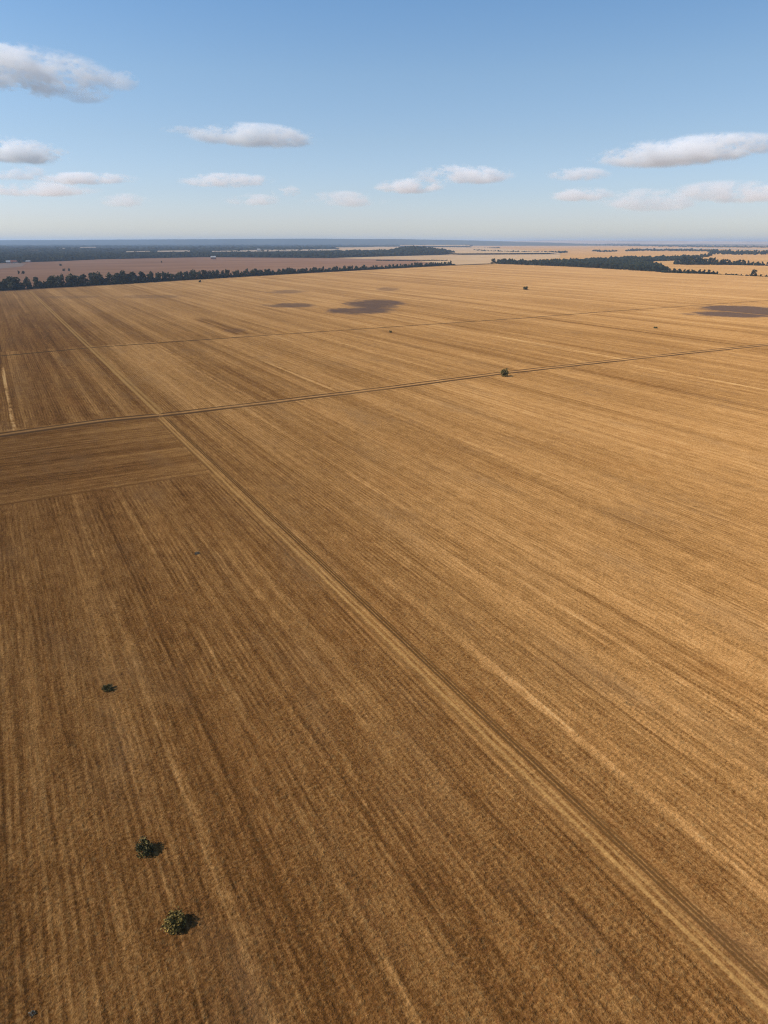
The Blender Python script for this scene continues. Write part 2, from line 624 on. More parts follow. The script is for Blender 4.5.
BELT = [(-60, 295.2), (0, 291), (96, 285.6), (192, 279.8), (288, 274.2), (384, 269), (455, 265.2)]
sheet('reddish_field', BELT + [(420, 261.5), (384, 259.8), (330, 258.0), (200, 257.0), (100, 259.2), (0, 263.5), (-60, 265)], M_RED, .30)
sheet('grey_field', [(-60, 268.5), (0, 268.6), (22, 266.4), (26, 263.2), (-60, 264.5)], M_GREYFIELD, .55)
sheet('tan_field', [(455, 265.0), (490, 263.2), (560, 258), (560, 252), (455, 254.0), (330, 257.8), (384, 259.6), (420, 261.3)], M_TAN, .35)
sheet('field_verge', [(452, 265.4), (497, 263.9), (497, 263.3), (452, 264.8)], M_VERGE, .45)
sheet('brown_field_strip', [(340, 259.6), (384, 259.9), (446, 260.6), (446, 260.0), (384, 259.1), (340, 258.8)], M_BROWNFIELD, .6)

# ------------------------------------------------------------------ vegetation materials


def leaf_mat(name, stops, trans=.25):
    m, t = newmat(name)
    n = t.n.new('ShaderNodeNewGeometry')
    rnd = S(t, n.outputs['Random Per Island'])
    oi = t.n.new('ShaderNodeObjectInfo')
    orr = S(t, oi.outputs['Random'])
    k = rnd * .7 + orr * .45 - .08
    c = t.ramp(k, stops)
    t.finish(c, rough=.7, spec=.2, drough=.5)
    t.bsdf.inputs['Subsurface Weight'].default_value = 0.0
    tr = t.n.new('ShaderNodeBsdfTranslucent')
    t.l.new(c.k, tr.inputs['Color'])
    mx = t.n.new('ShaderNodeMixShader')
    mx.inputs[0].default_value = trans
    t.l.new(t.bsdf.outputs[0], mx.inputs[1])
    t.l.new(tr.outputs[0], mx.inputs[2])
    t.l.new(mx.outputs[0], t.out.inputs['Surface'])
    return m


M_LEAF = leaf_mat('tree_leaves', [(0.0, (0.014, 0.020, 0.012)), (0.5, (0.036, 0.044, 0.021)), (1.0, (0.095, 0.090, 0.038))])
M_LEAF2 = leaf_mat('olive_leaves', [(0.0, (0.022, 0.026, 0.013)), (0.5, (0.045, 0.048, 0.022)), (1.0, (0.095, 0.085, 0.040))])
M_SHRUB = leaf_mat('shrub_leaves', [(0.0, (0.045, 0.038, 0.010)), (0.35, (0.150, 0.105, 0.022)), (.65, (0.42, 0.275, 0.065)), (1.0, (0.62, 0.43, 0.14))], .05)
M_SHRUBDARK = leaf_mat('dark_shrub_leaves', [(0.0, (0.020, 0.018, 0.007)), (0.5, (0.065, 0.055, 0.016)), (.8, (0.22, 0.165, 0.048)), (1.0, (0.36, 0.27, 0.09))], .05)
M_WEED = leaf_mat('weed_leaves', [(0.0, (0.10, 0.085, 0.06)), (0.6, (0.22, 0.185, 0.13)), (1.0, (0.36, 0.30, 0.21))], .1)

M_BARK, t = newmat('bark')
x, y, z = t.pos()
t.finish(t.ramp(t.noise(t.vec(x * 6, y * 6, z * 1.5), 1., 4.), [(.3, (0.05, 0.038, 0.028)), (.7, (0.13, 0.10, 0.075))]), rough=.9)


def wood_mat(name, stops):
    m, t = newmat(name)
    x, y, z = t.pos()
    n = t.n.new('ShaderNodeNewGeometry')
    rnd = S(t, n.outputs['Random Per Island'])
    k = rnd * .6 + (t.noise(t.vec(x * .35, y * .35, z * .35), 1., 3., .7) - .3) * .7
    t.finish(t.ramp(k, stops), t.noise(t.vec(x * .5, y * .5, z * .5), 1., 3., .7), dist=1.5, strength=1., rough=.9)
    return m


M_WOOD = wood_mat('woodland_crowns', [(0.0, (0.012, 0.016, 0.011)), (.6, (0.026, 0.030, 0.018)), (1.0, (0.062, 0.056, 0.030))])

# ------------------------------------------------------------------ trees
RNG = np.random.default_rng(11)


def rand_quads(C, size, rng, flat=0.0):
    """Leaf-clump quads at centres C, each with its own direction and size."""
    n = len(C)
    a = rng.normal(size=(n, 3))
    a /= np.linalg.norm(a, axis=1)[:, None]
    b = rng.normal(size=(n, 3))
    b -= (a * b).sum(1)[:, None] * a
    b /= np.linalg.norm(b, axis=1)[:, None]
    s = (size * rng.uniform(.6, 1.3, n))[:, None]
    a = a * s
    b = b * s * rng.uniform(.5, .9, n)[:, None]
    return np.stack([C - a - b * .4, C - b, C + a + b * .3, C + b], 1)


def crown_points(rng, n, rx, z0, z1, lobes=9):
    """Points in several uneven lobes between z0 and z1 with crown radius rx."""
    h = z1 - z0
    L = []
    for i in range(lobes):
        f = (i + .5) / lobes
        zz = z0 + h * (.12 + .76 * f)
        rr = rx * (1.0 - .75 * max(0, f - .35)) * rng.uniform(.35, .75)
        an = rng.uniform(0, 2 * math.pi)
        L.append((rr * cos(an), rr * sin(an), zz, rng.uniform(.30, .52) * rx, rng.uniform(.14, .24) * h))
    out = []
    for i in range(n):
        cx, cy, cz, r, rz = L[rng.integers(len(L))]
        d = rng.normal(size=3)
        d /= np.linalg.norm(d)
        q = rng.uniform(.55, 1.0) ** .5
        out.append((cx + d[0] * r * q, cy + d[1] * r * q, max(z0 * .5, cz + d[2] * rz * q)))
    return np.array(out)


def tube(verts, faces, p0, p1, r0, r1, n=6):
    p0 = Vector(p0)
    p1 = Vector(p1)
    d = (p1 - p0).normalized()
    a = d.orthogonal().normalized()
    b = d.cross(a)
    k = len(verts)
    for p, r in ((p0, r0), (p1, r1)):
        for i in range(n):
            an = 2 * math.pi * i / n
            verts.append(p + a * (r * cos(an)) + b * (r * sin(an)))
    for i in range(n):
        j = (i + 1) % n
        faces.append((k + i, k + j, k + n + j, k + n + i))


def make_tree(seed, h, rx, leaf, mat, low=.12, name='tree', lobes=9, n=420):
    rng = np.random.default_rng(seed)
    root = empty(name, (0, 0, 0))
    V, F = [], []
    top = h * .72
    bend = rng.uniform(-.05, .05, 2) * h
    tube(V, F, (0, 0, -.4), (bend[0] * .4, bend[1] * .4, h * .35), h * .030, h * .020)
    tube(V, F, (bend[0] * .4, bend[1] * .4, h * .35), (bend[0], bend[1], top), h * .020, h * .008)
    for i in range(6):
        f = rng.uniform(.25, .8)
        an = rng.uniform(0, 6.28)
        b0 = (bend[0] * f, bend[1] * f, top * f)
        b1 = (b0[0] + cos(an) * rx * .7, b0[1] + sin(an) * rx * .7, b0[2] + h * rng.uniform(.08, .2))
        tube(V, F, b0, b1, h * .010, h * .003, 5)
    mesh_obj('trunk', V, F, M_BARK, root)
    C = crown_points(rng, n, rx, h * low, h * 1.0, lobes)
    quads_obj('crown', rand_quads(C, leaf, rng), mat, root)
    return root


def copy_tree(o, parent=None):
    c = o.copy()
    COL.objects.link(c)
    c.parent = parent
    for ch in o.children:
        copy_tree(ch, c)
    return c


PROTO = []
for i, (h, rx, lw) in enumerate([(14, 5.2, .08), (15, 4.6, .06), (12.5, 5.6, .05), (16, 5.0, .10), (11, 4.8, .04), (13.5, 4.2, .07)]):
    PROTO.append(make_tree(100 + i, h, rx, .95, M_LEAF if i % 3 else M_LEAF2, lw, lobes=8 + i % 3))
PROTO_H = [14, 15, 12.5, 16, 11, 13.5]
USED = [False] * len(PROTO)


def place_tree(x, y, h, label, group, i=None, wide=1.0, z=0.0, name='tree', cat='tree'):
    if i is None:
        i = int(RNG.integers(len(PROTO)))
    if not USED[i]:
        o = PROTO[i]
        USED[i] = True
    else:
        o = copy_tree(PROTO[i])
    s = h / PROTO_H[i]
    o.name = name
    o.location = (x, y, z)
    o.scale = (s * wide, s * wide, s)
    o.rotation_euler = (0, 0, float(RNG.uniform(0, 6.28)))
    return tag(o, label, cat, group)


ICO_V, ICO_F = None, None


def ico():
    global ICO_V, ICO_F
    if ICO_V is None:
        import bmesh
        bm = bmesh.new()
        bmesh.ops.create_icosphere(bm, subdivisions=1, radius=1)
        bm.verts.ensure_lookup_table()
        ICO_V = np.array([v.co[:] for v in bm.verts])
        ICO_F = np.array([[v.index for v in f.verts] for f in bm.faces])
        bm.free()
    return ICO_V, ICO_F


def blobs_mesh(name, P, Rr, Hh, mat, rng):
    """One mesh of many lumpy crowns: P (n,3) base points, radius, height."""
    iv, jf = ico()
    n = len(P)
    k = len(iv)
    jit = rng.uniform(.65, 1.25, (n, k, 1))
    vv = iv[None] * jit
    vv = vv * np.stack([Rr, Rr, Hh * .55], -1)[:, None, :]
    vv = vv + P[:, None, :] + np.stack([0 * Hh, 0 * Hh, Hh * .45], -1)[:, None, :]
    ff = (jf[None] + (np.arange(n) * k)[:, None, None]).reshape(-1)
    me = bpy.data.meshes.new(name)
    me.vertices.add(n * k)
    me.vertices.foreach_set('co', vv.astype(np.float32).reshape(-1))
    m = n * len(jf)
    me.loops.add(m * 3)
    me.loops.foreach_set('vertex_index', ff.astype(np.int32))
    me.polygons.add(m)
    me.polygons.foreach_set('loop_start', np.arange(0, m * 3, 3, dtype=np.int32))
    me.materials.append(mat)
    me.update(calc_edges=True)
    o = bpy.data.objects.new(name, me)
    COL.objects.link(o)
    return o


# --- the tree belt along the far left edge of the field
bx = np.array([at(*q) for q in BELT])
bs = np.concatenate([[0], np.cumsum(np.hypot(*np.diff(bx, axis=0).T))])
BL = bs[-1]
cum0 = bs[1]


def belt_at(s):
    return np.interp(s, bs, bx[:, 0]), np.interp(s, bs, bx[:, 1])


def px_of(x, y, z=0):
    dz = z - CAM_H
    dep = y * cos(PITCH) - dz * sin(PITCH)
    up = y * sin(PITCH) + dz * cos(PITCH)
    return 384 + FPX * x / dep, 512 - FPX * up / dep


SEG = [(40, 'tall dark tree at the left end of the belt, left of the pale track end'),
       (100, 'rounded dark tree in the belt, just right of the pale track end'),
       (200, 'dark tree in the middle left part of the belt bordering the reddish field'),
       (300, 'smaller dark tree in the middle of the belt, in front of the reddish field'),
       (385, 'low dark tree in the thin right part of the belt behind the dark soil patches'),
       (999, 'low dark tree near the right tip of the belt, before the gap to the wood')]
nx, ny = -(bx[-1] - bx[1])[1], (bx[-1] - bx[1])[0]
nl = math.hypot(nx, ny)
nx, ny = nx / nl, ny / nl           # away from the camera
for rowi, (gap, off) in enumerate(((8.6, 5.0), (11.5, 13.0))):
    s = 4.0 + rowi * 5
    while s < BL - 6:
        x, y = belt_at(s)
        px, _ = px_of(x, y)
        h0 = float(np.interp(px, [-60, 0, 90, 150, 200, 288, 384, 455], [13.5, 13.2, 13.2, 12.5, 10.5, 8.2, 7.2, 8.4]))
        hs = h0 * float(RNG.choice([.62, .8, .95, 1.05, 1.2], p=[.15, .2, .3, .25, .1]))
        if -8 < px < 470:
            jx = RNG.uniform(-2.2, 2.2, 2)
            lab = next(l for e, l in SEG if px < e)
            place_tree(x + nx * off + jx[0], y + ny * off + jx[1], hs, lab, 'trees of the long belt beyond the left field edge',
                       wide=float(RNG.uniform(1.0, 1.35)))
        s += gap * float(RNG.uniform(.65, 1.4)) * (1.0 if px < 300 else 1.15)



def undergrowth(label, pts, hgt, rad, step, seed, depth=8.0, name='undergrowth'):
    rng = np.random.default_rng(seed)
    g = np.array([at(*q) for q in pts])
    ss = np.concatenate([[0], np.cumsum(np.hypot(*np.diff(g, axis=0).T))])
    q = np.arange(0, ss[-1], step)
    q = np.clip(q + rng.uniform(-.5, .5, len(q)) * step, 0, ss[-1])
    x = np.interp(q, ss, g[:, 0])
    y = np.interp(q, ss, g[:, 1]) + rng.uniform(0, depth, len(q))
    n = len(q)
    o = blobs_mesh(name, np.stack([x, y, np.full(n, -.4)], -1), rad * rng.uniform(.6, 1.3, n), hgt * rng.uniform(.4, 1.3, n), M_WOOD, rng)
    return tag(o, label, 'undergrowth', None, 'stuff')


# --- front trees of the wood on the right
WOODR = [(493, 263.9), (520, 265.0), (576, 267.2), (625, 270.2), (662, 272.4)]
wx = np.array([at(*q) for q in WOODR])
ws = np.concatenate([[0], np.cumsum(np.hypot(*np.diff(wx, axis=0).T))])
s = 3.0
rowj = 0
while s < ws[-1]:
    x, y = np.interp(s, ws, wx[:, 0]), np.interp(s, ws, wx[:, 1])
    px, _ = px_of(x, y)
    left = px < 503
    lab = ('dark tree at the left tip of the long wood beside the gap' if left else
           'dark tree on the front edge of the long wood, left of the shadowed bay' if px < 590 else
           'dark tree on the front edge of the long wood, nearest its right end')
    place_tree(x + RNG.uniform(0, 8), y + RNG.uniform(2, 12), (10.5 if left else 8.5) * RNG.uniform(.75, 1.25), lab,
               'trees on the front edge of the right wood', wide=float(RNG.uniform(1.1, 1.5)))
    s += RNG.uniform(5, 11)
# --- shrubs and trees of the broken belt right of the wood
for px, py, hp in [(669, 272.6, 3.6), (674, 272.9, 4.0), (679, 273.2, 3.6), (684, 273.2, 3.4), (688, 273.5, 3.2), (692, 273.6, 3.6), (699, 273.8, 3.8),
                   (704, 273.9, 3.6), (708, 274.1, 3.8), (713, 274.3, 3.0), (717, 274.4, 2.6), (726, 274.9, 1.6), (731, 275, 1.2), (741, 275.6, 1.4), (746, 275.8, 1.2),
                   (761, 276.6, 2.0), (766, 276.8, 1.8)]:
    x, y = at(px, py)
    lab = ('small bushy tree in the broken right belt, left of the lone round tree' if px < 720 else
           'low bush in the thin gap of the belt just left of the lone round tree' if px < 750 else
           'low bush right of the lone round tree at the picture edge')
    place_tree(x, y, hp * y * 1.07 / FPX, lab, 'trees of the broken belt on the right', wide=float(RNG.uniform(1.2, 1.7)),
               name='tree' if px < 720 else 'bush', cat='tree' if px < 720 else 'bush')
x, y = at(753.5, 276.2)
place_tree(x, y, 10.5, 'lone round dark tree standing clear of the belt at the right field edge', None, i=2, wide=1.05)
# --- copse behind it
for px, py, hp in [(681, 264.6, 5), (685, 264.8, 6.5), (690, 264.4, 6.2), (695, 264.9, 6.4), (700, 264.6, 5.4), (704, 264.9, 5.6), (709, 264.7, 5.8), (713, 264.9, 6.0),
                   (716, 265, 4.5), (721, 264.9, 4.6), (725, 264.8, 5.0), (729, 265, 4.4), (734, 265, 3.6), (738, 265.1, 4.4), (743, 265, 4.2), (748, 265.3, 4.2),
                   (753, 265.4, 3.2), (757, 265.6, 3.4), (762, 265.6, 3.6), (767, 265.8, 3.4), (687, 262.9, 5), (698, 262.8, 5)]:
    x, y = at(px, py)
    lab = ('dark tree in the densest left clump of the copse standing in tan fields' if px < 718 else
           'dark tree in the small middle clump of the copse standing in tan fields' if px < 732 else
           'dark tree in the low right row of the copse reaching the picture edge')
    place_tree(x, y, hp * y * 1.07 / FPX, lab, 'trees of the copse in the tan fields on the right', wide=float(RNG.uniform(1.1, 1.5)))
for px, py, hp, lab in [(19, 274.2, 3.0, 'left one of two small dark bushes in the reddish field'), (23.5, 274.2, 2.8, 'right one of two small dark bushes in the reddish field'),
                        (60.5, 266.0, 2.0, 'lone small bush high in the reddish field near the forest'), (64.5, 271.3, 2.4, 'greyish bush on the left of a pair in the reddish field'),
                        (69.5, 271.3, 2.5, 'greyish bush on the right of a pair in the reddish field'), (161.5, 262.8, 1.6, 'tiny dark bush far out in the right of the reddish field'),
                        (200, 282.4, 1.9, 'tiny dark bush standing in the stubble just before the tree belt'),
                        (21.5, 263.6, 3.0, 'dark tree beside the pale farm houses far on the left')]:
    x, y = at(px, py)
    tr = 'tree' if 'dark tree' in lab else 'bush'
    place_tree(x, y, hp * y * 1.07 / FPX, lab, None, wide=1.5, name=tr, cat=tr)
for i, u_ in enumerate(USED):
    if not u_:
        for c in list(PROTO[i].children):
            bpy.data.objects.remove(c)
        bpy.data.objects.remove(PROTO[i])

undergrowth('dark brushwood under the long tree belt beyond the left field edge', [(-20, 291.5)] + BELT[1:], 4.6, 3.4, 2.2, 61, 12.0)
undergrowth('dark brushwood under the broken belt along the right field edge', [(664, 272.6), (690, 273.5), (718, 274.4)], 4.5, 3.2, 1.8, 62, 9.0)
undergrowth('low dark hedge running right from the broken belt to the picture edge', [(718, 274.4), (752, 276.0), (775, 277.0)], 2.0, 1.8, 2.0, 63, 3.0, 'hedge')
undergrowth('dark brushwood under the copse in the tan fields', [(679, 264.7), (717, 265.0)], 9.0, 5.0, 1.6, 64, 40.0)
undergrowth('dark brushwood under the small right rows of the copse', [(719, 264.9), (729, 265.0), (733, 265.1), (770, 265.8)], 6.0, 4.2, 1.8, 65, 18.0)

# ------------------------------------------------------------------ woods too far to count


def in_poly(px, py, poly):
    ins = np.zeros(len(px), bool)
    n = len(poly)
    for i in range(n):
        x0, y0 = poly[i]
        x1, y1 = poly[(i + 1) % n]
        c = ((y0 > py) != (y1 > py)) & (px < (x1 - x0) * (py - y0) / (y1 - y0 + 1e-12) + x0)
        ins ^= c
    return ins


def woodland(name, label, poly_px, hgt, sp_k=.0055, sp_min=8., floor_z=.7, bump=None, seed=1, keep=1.0, mat=None):
    rng = np.random.default_rng(seed)
    poly = [at(*q) for q in poly_px]
    pa = np.array(poly)
    lo, hi = pa.min(0), pa.max(0)
    pts = []
    y = lo[1]
    while y < hi[1]:
        sp = max(sp_min, sp_k * y)
        xs = np.arange(lo[0], hi[0], sp)
        if len(xs):
            q = np.stack([xs + rng.uniform(-.45, .45, len(xs)) * sp, y + rng.uniform(-.45, .45, len(xs)) * sp, np.full(len(xs), sp)], -1)
            # what the view can take in, with a margin
            q = q[np.abs(q[:, 0]) < q[:, 1] * .72]
            pts.append(q)
        y += sp
    Q = np.concatenate(pts)
    Q = Q[in_poly(Q[:, 0], Q[:, 1], poly)]
    if keep < 1:
        g = gnoise(Q[:, 0] * .0018, Q[:, 1] * .0012, seed + 5)
        Q = Q[g > np.quantile(g, 1 - keep)]
    base = np.full(len(Q), floor_z)
    if bump:
        for (cpx, cpy, rx, ry, hh) in bump:
            cx, cy = at(cpx, cpy)
            base += hh * np.exp(-((Q[:, 0] - cx) / rx) ** 2 - ((Q[:, 1] - cy) / ry) ** 2)
    P = np.stack([Q[:, 0], Q[:, 1], base - 1.5], -1)
    Hh = hgt * rng.uniform(.45, 1.3, len(Q)) * (1 + .5 * gnoise(Q[:, 0] * .012, Q[:, 1] * .008, seed + 9))
    o = blobs_mesh(name, P, Q[:, 2] * rng.uniform(.45, .85, len(Q)), Hh, mat or M_WOOD, rng)
    return tag(o, label, 'woodland', None, 'stuff')


# inside of the wood on the right
WR = [(497, 263.6), (520, 264.6), (576, 266.8), (625, 269.6), (660, 271.8), (668, 270.0), (656, 266.3), (640, 263.0), (655, 261.2), (690, 260.4), (694, 258.2), (625, 259.0), (576, 261.6), (520, 263.2)]
woodland('woodland', 'long dark wood with a bay on its right side, beyond the stubble', WR, 9.0, .0042, 7., .1, seed=3)
# forest across the left background with the small wooded hill
F1 = [(-90, 263.5), (0, 263.0), (60, 261.2), (100, 259.3), (200, 257.2), (330, 258.0), (384, 256.4), (440, 255.0), (456, 254.0), (430, 253.2), (384, 252.6), (336, 252.6), (300, 252.2), (200, 252.6), (100, 253.8), (0, 255.5), (-90, 256)]
sheet('forest_floor', F1, M_WOODFLOOR, .62)
woodland('forest', 'dark forest band with a small wooded hill behind the reddish field', F1, 12., .005, 9., .7,
         bump=[(412, 253.8, 110, 300, 15), (424, 254.0, 130, 260, 7)], seed=4)
# the hazy wooded plain further off
F2 = [(-120, 255.5), (0, 254.9), (100, 253.2), (190, 252.1), (290, 251.3), (336, 250.6), (338, 248.2), (420, 247.0), (470, 246.4), (470, 245.0), (-160, 244.6)]
sheet('wooded_plain_floor', F2, M_WOODFLOOR, 1.2)
woodland('wooded_plain', 'blue hazy wooded plain reaching to the hills at the left horizon', F2, 15., .0075, 20., 1.5, seed=5, keep=.82)
# pale fields between the woods
sheet('pale_field', [(157, 252.0), (190, 251.7), (190, 250.3), (158, 250.6)], M_PALE, 14)
sheet('pale_field', [(126, 252.2), (150, 251.6), (150, 250.9), (126, 251.3)], M_PALE, 14)
sheet('pale_field', [(212, 251.9), (250, 251.6), (292, 251.1), (336, 250.2), (336, 249.0), (258, 249.8), (212, 251.0)], M_PALE, 13)
sheet('pale_field', [(58, 249.0), (74, 248.8), (74, 248.1), (58, 248.3)], M_PALE, 15)
sheet('pale_field', [(80, 247.8), (96, 247.6), (96, 246.9), (80, 247.1)], M_PALE, 16)
sheet('pale_field', [(24, 250.4), (38, 250.2), (38, 249.7), (24, 249.8)], M_PALE, 15)
sheet('distant_tan_field', [(334, 251.6), (400, 251.2), (460, 253.4), (560, 252.8), (520, 249.6), (478, 247.2), (384, 246.6), (336, 247.4)], M_TAN, 6)
sheet('distant_tan_field', [(400, 245.7), (440, 245.9), (470, 245.6), (470, 244.9), (400, 245.0)], M_TAN, 17)


def far_belt(label, pts, hpx, seed, thick=0.35, name='tree_belt', gap=0.0):
    """A distant hedge or narrow wood between fields, along points of the ground."""
    rng = np.random.default_rng(seed)
    P, Rr, Hh = [], [], []
    for (a, b) in zip(pts[:-1], pts[1:]):
        n = max(3, int(abs(b[0] - a[0]) * 1.6))
        for i in range(n):
            f = (i + rng.uniform(0, 1)) / n
            px = a[0] + (b[0] - a[0]) * f
            py = a[1] + (b[1] - a[1]) * f + rng.uniform(-thick, thick)
            if rng.uniform() < gap:
                continue
            x, y = at(px, py)
            h = hpx * y * 1.07 / FPX * rng.uniform(.5, 1.15)
            P.append((x, y, -.5))
            Hh.append(min(h, 26))
            Rr.append(y * .0018 * rng.uniform(.6, 1.2))
    o = blobs_mesh(name, np.array(P), np.array(Rr), np.array(Hh), M_WOOD, rng)
    return tag(o, label, 'tree belt', None, 'stuff')


far_belt('thin dark hedge line just above the right tip of the long tree belt', [(376, 260.8), (412, 260.9), (447, 260.7)], 1.0, 21, .15, 'hedge')
far_belt('dark distant tree belt in tan fields, above the left tip of the right wood', [(474, 251.2), (492, 252.4), (520, 253.2), (540, 253.0), (567, 252.9)], 1.9, 22)
far_belt('short broken tree row in tan fields above the middle of the right wood', [(592, 251.2), (604, 251.9), (617, 251.3)], 1.7, 23, .3, gap=.3)
far_belt('long dark tree belt in the right distance above the wood bay', [(626, 251.2), (640, 250.6), (668, 250.7), (700, 251.0), (715, 251.4)], 1.9, 24, .4)
far_belt('thick dark tree belt at the right picture edge behind the copse', [(708, 253.4), (730, 254.0), (768, 253.8), (800, 254.0)], 3.6, 25, 1.0)
far_belt('dark tree row joining the copse and the right wood', [(655, 259.6), (690, 258.4), (706, 256.6), (712, 255.4)], 3.0, 26, .8)
far_belt('thin dark tree line below the far fields in the centre distance', [(385, 247.3), (430, 247.8), (470, 248.4), (500, 248.0)], .8, 27, .25)
far_belt('blue far tree line near the horizon right of centre', [(470, 244.9), (520, 244.8), (580, 245.0), (640, 246.0), (700, 247.0), (790, 247.6)], 1.3, 28, .35)
far_belt('blue wooded rise near the horizon in the right half', [(604, 244.6), (620, 244.7), (640, 245.2)], 2.2, 29, .4)
far_belt('short dark hedge by the pale strip right of the wooded hill', [(440, 253.6), (456, 253.6), (480, 253.2)], .9, 30, .2)
sheet('pale_field', [(478, 252.0), (500, 252.2), (500, 251.2), (478, 251.0)], M_PALE, .8)
sheet('pale_field', [(640, 249.4), (676, 249.2), (700, 249.6), (700, 248.6), (644, 248.2)], M_PALE, .8)
sheet('pale_field', [(676, 248.4), (768, 250.0), (768, 248.9), (680, 247.6)], M_PALE, 1.0)

# ------------------------------------------------------------------ hills on the horizon


def hills(name, d0, d1, prof, mat, wob, seed):
    """A long low rise between two distances; prof: (pixel column, top row)."""
    px = np.arange(-260, 1030, 3.0)
    n = 9
    top = np.interp(px, [q[0] for q in prof], [q[1] for q in prof])
    top = top + gnoise(px / 38., px * 0 + seed, seed) * wob + gnoise(px / 9., px * 0 + seed, seed + 1) * wob * .35
    F = math.sqrt(FPX ** 2 + (512 - HOR) ** 2)
    Xs, Ys, Zs = [], [], []
    for j in range(n):
        f = j / (n - 1)
        d = d0 + (d1 - d0) * f
        pr = math.sin(min(1, f * 1.25) * math.pi / 2) if f < .8 else 1 - (f - .8) * 2
        hz = np.maximum(0, CAM_H + (HOR - top) * d1 * .9 / F)
        Xs.append((px - 384) / F * d)
        Ys.append(np.full_like(px, d))
        Zs.append(hz * pr - 2)
    o = grid_mesh(name, np.array(Xs), np.array(Ys), np.array(Zs), mat)
    return tag(o, kind='structure')


M_HILLWOOD = far_field_mat('hill_woods', (0.020, 0.030, 0.022), (0.085, 0.075, 0.05), .8, .5)
M_HILLTAN = far_field_mat('hill_fields', (0.22, 0.15, 0.10), (0.50, 0.36, 0.26), .8, .3)
hills('wooded_hills', 10500, 13000, [(-260, 239.9), (0, 240.1), (80, 239.7), (180, 239.2), (300, 238.6), (400, 239.0), (470, 240.2), (520, 241.6), (600, 244), (1030, 245)], M_HILLWOOD, .25, 31)
hills('field_hills', 14000, 17500, [(-260, 244), (420, 243), (520, 240.6), (580, 240.3), (640, 240.6), (700, 241.0), (768, 241.4), (1030, 241.6)], M_HILLTAN, .25, 35)

# ------------------------------------------------------------------ far buildings
M_WHITE, t = newmat('white_wall')
x, y, z = t.pos()
t.finish(t.ramp(t.noise(t.vec(x * .4, y * .4, z * .6), 1., 3.), [(.3, (.36, .31, .27)), (.7, (.48, .42, .37))]), rough=.8)
M_ROOFRED, t = newmat('red_roof')
x, y, z = t.pos()
t.finish(t.ramp(t.noise(t.vec(x * .5, y * .5, z * .5), 1., 3.), [(.3, (.23, .085, .055)), (.7, (.33, .14, .09))]), rough=.8)
M_ROOFPALE, t = newmat('pale_roof')
x, y, z = t.pos()
t.finish(t.ramp(t.noise(t.vec(x * .3, y * .3, z * .3), 1., 3.), [(.3, (.34, .33, .32)), (.7, (.45, .44, .42))]), rough=.5)
M_BRICK, t = newmat('brick_wall')
x, y, z = t.pos()
t.finish(t.ramp(t.noise(t.vec(x * .5, y * .5, z * .5), 1., 3.), [(.3, (.24, .12, .09)), (.7, (.34, .18, .13))]), rough=.9)
M_GLASS, t = newmat('window_glass')
t.finish((.03, .04, .05), rough=.15, spec=.5, drough=0)
M_DOOR, t = newmat('door_paint')
t.finish((.10, .07, .05), rough=.6)


def box(x0, x1, y0, y1, z0, z1):
    v = [(x, y, z) for z in (z0, z1) for y in (y0, y1) for x in (x0, x1)]
    return v, [(0, 2, 3, 1), (4, 5, 7, 6), (0, 1, 5, 4), (2, 6, 7, 3), (0, 4, 6, 2), (1, 3, 7, 5)]


def house(px, py, wd, dp, hw, hr, wall, roof, label, name, cat, group=None, rz=0.0, z=0.0):
    x, y = at(px, py)
    o = empty(name, (x, y, z), rz)
    tag(o, label, cat, group)
    mesh_obj('wall', *box(-wd / 2, wd / 2, -dp / 2, dp / 2, -.3, hw), wall, o)
    e = .5
    V = [(-wd / 2 - e, -dp / 2 - e, hw + .003), (wd / 2 + e, -dp / 2 - e, hw + .003), (wd / 2 + e, dp / 2 + e, hw + .003), (-wd / 2 - e, dp / 2 + e, hw + .003), (-wd / 2 - e, 0, hw + hr), (wd / 2 + e, 0, hw + hr)]
    mesh_obj('roof', V, [(0, 1, 5, 4), (2, 3, 4, 5), (0, 4, 3), (1, 2, 5), (3, 2, 1, 0)], roof, o)
    mesh_obj('door', *box(-.9, .9, -dp / 2 - .06, -dp / 2 - .003, 0, 2.2), M_DOOR, o)
    for k in (-.33, .33):
        mesh_obj('window', *box(wd * k - .8, wd * k + .8, -dp / 2 - .06, -dp / 2 - .003, 1.0, min(hw - .4, 2.4)), M_GLASS, o)
    return o


house(8.5, 263.6, 9, 9, 4, 3.5, M_WHITE, M_ROOFPALE, 'pale farm house, leftmost of the cluster before the forest', 'farm_house', 'house', 'farm houses far on the left', .3)
house(12.0, 263.4, 8, 8, 3.5, 4, M_BRICK, M_ROOFRED, 'red roofed farm house between two pale ones before the forest', 'farm_house', 'house', 'farm houses far on the left', -.2)
house(15.5, 263.5, 8, 8, 4, 3.5, M_WHITE, M_ROOFRED, 'pale farm house with reddish roof beside a dark tree before the forest', 'farm_house', 'house', 'farm houses far on the left', .1)
house(28.5, 262.4, 11, 8, 2.5, 2.5, M_BRICK, M_ROOFPALE, 'long low shed right of the dark tree before the forest', 'shed', 'shed', None, .0)
house(213.5, 259.4, 15, 12, 6, 4, M_BRICK, M_ROOFPALE, 'reddish barn with a white roof at the top edge of the reddish field', 'barn', 'barn', None, .15)
house(259, 254.6, 14, 10, 10, 5, M_WHITE, M_ROOFPALE, 'small white building among the dark forest in the left distance', 'white_building', 'building', None, .1, 9.0)

# ------------------------------------------------------------------ shrubs in the stubble


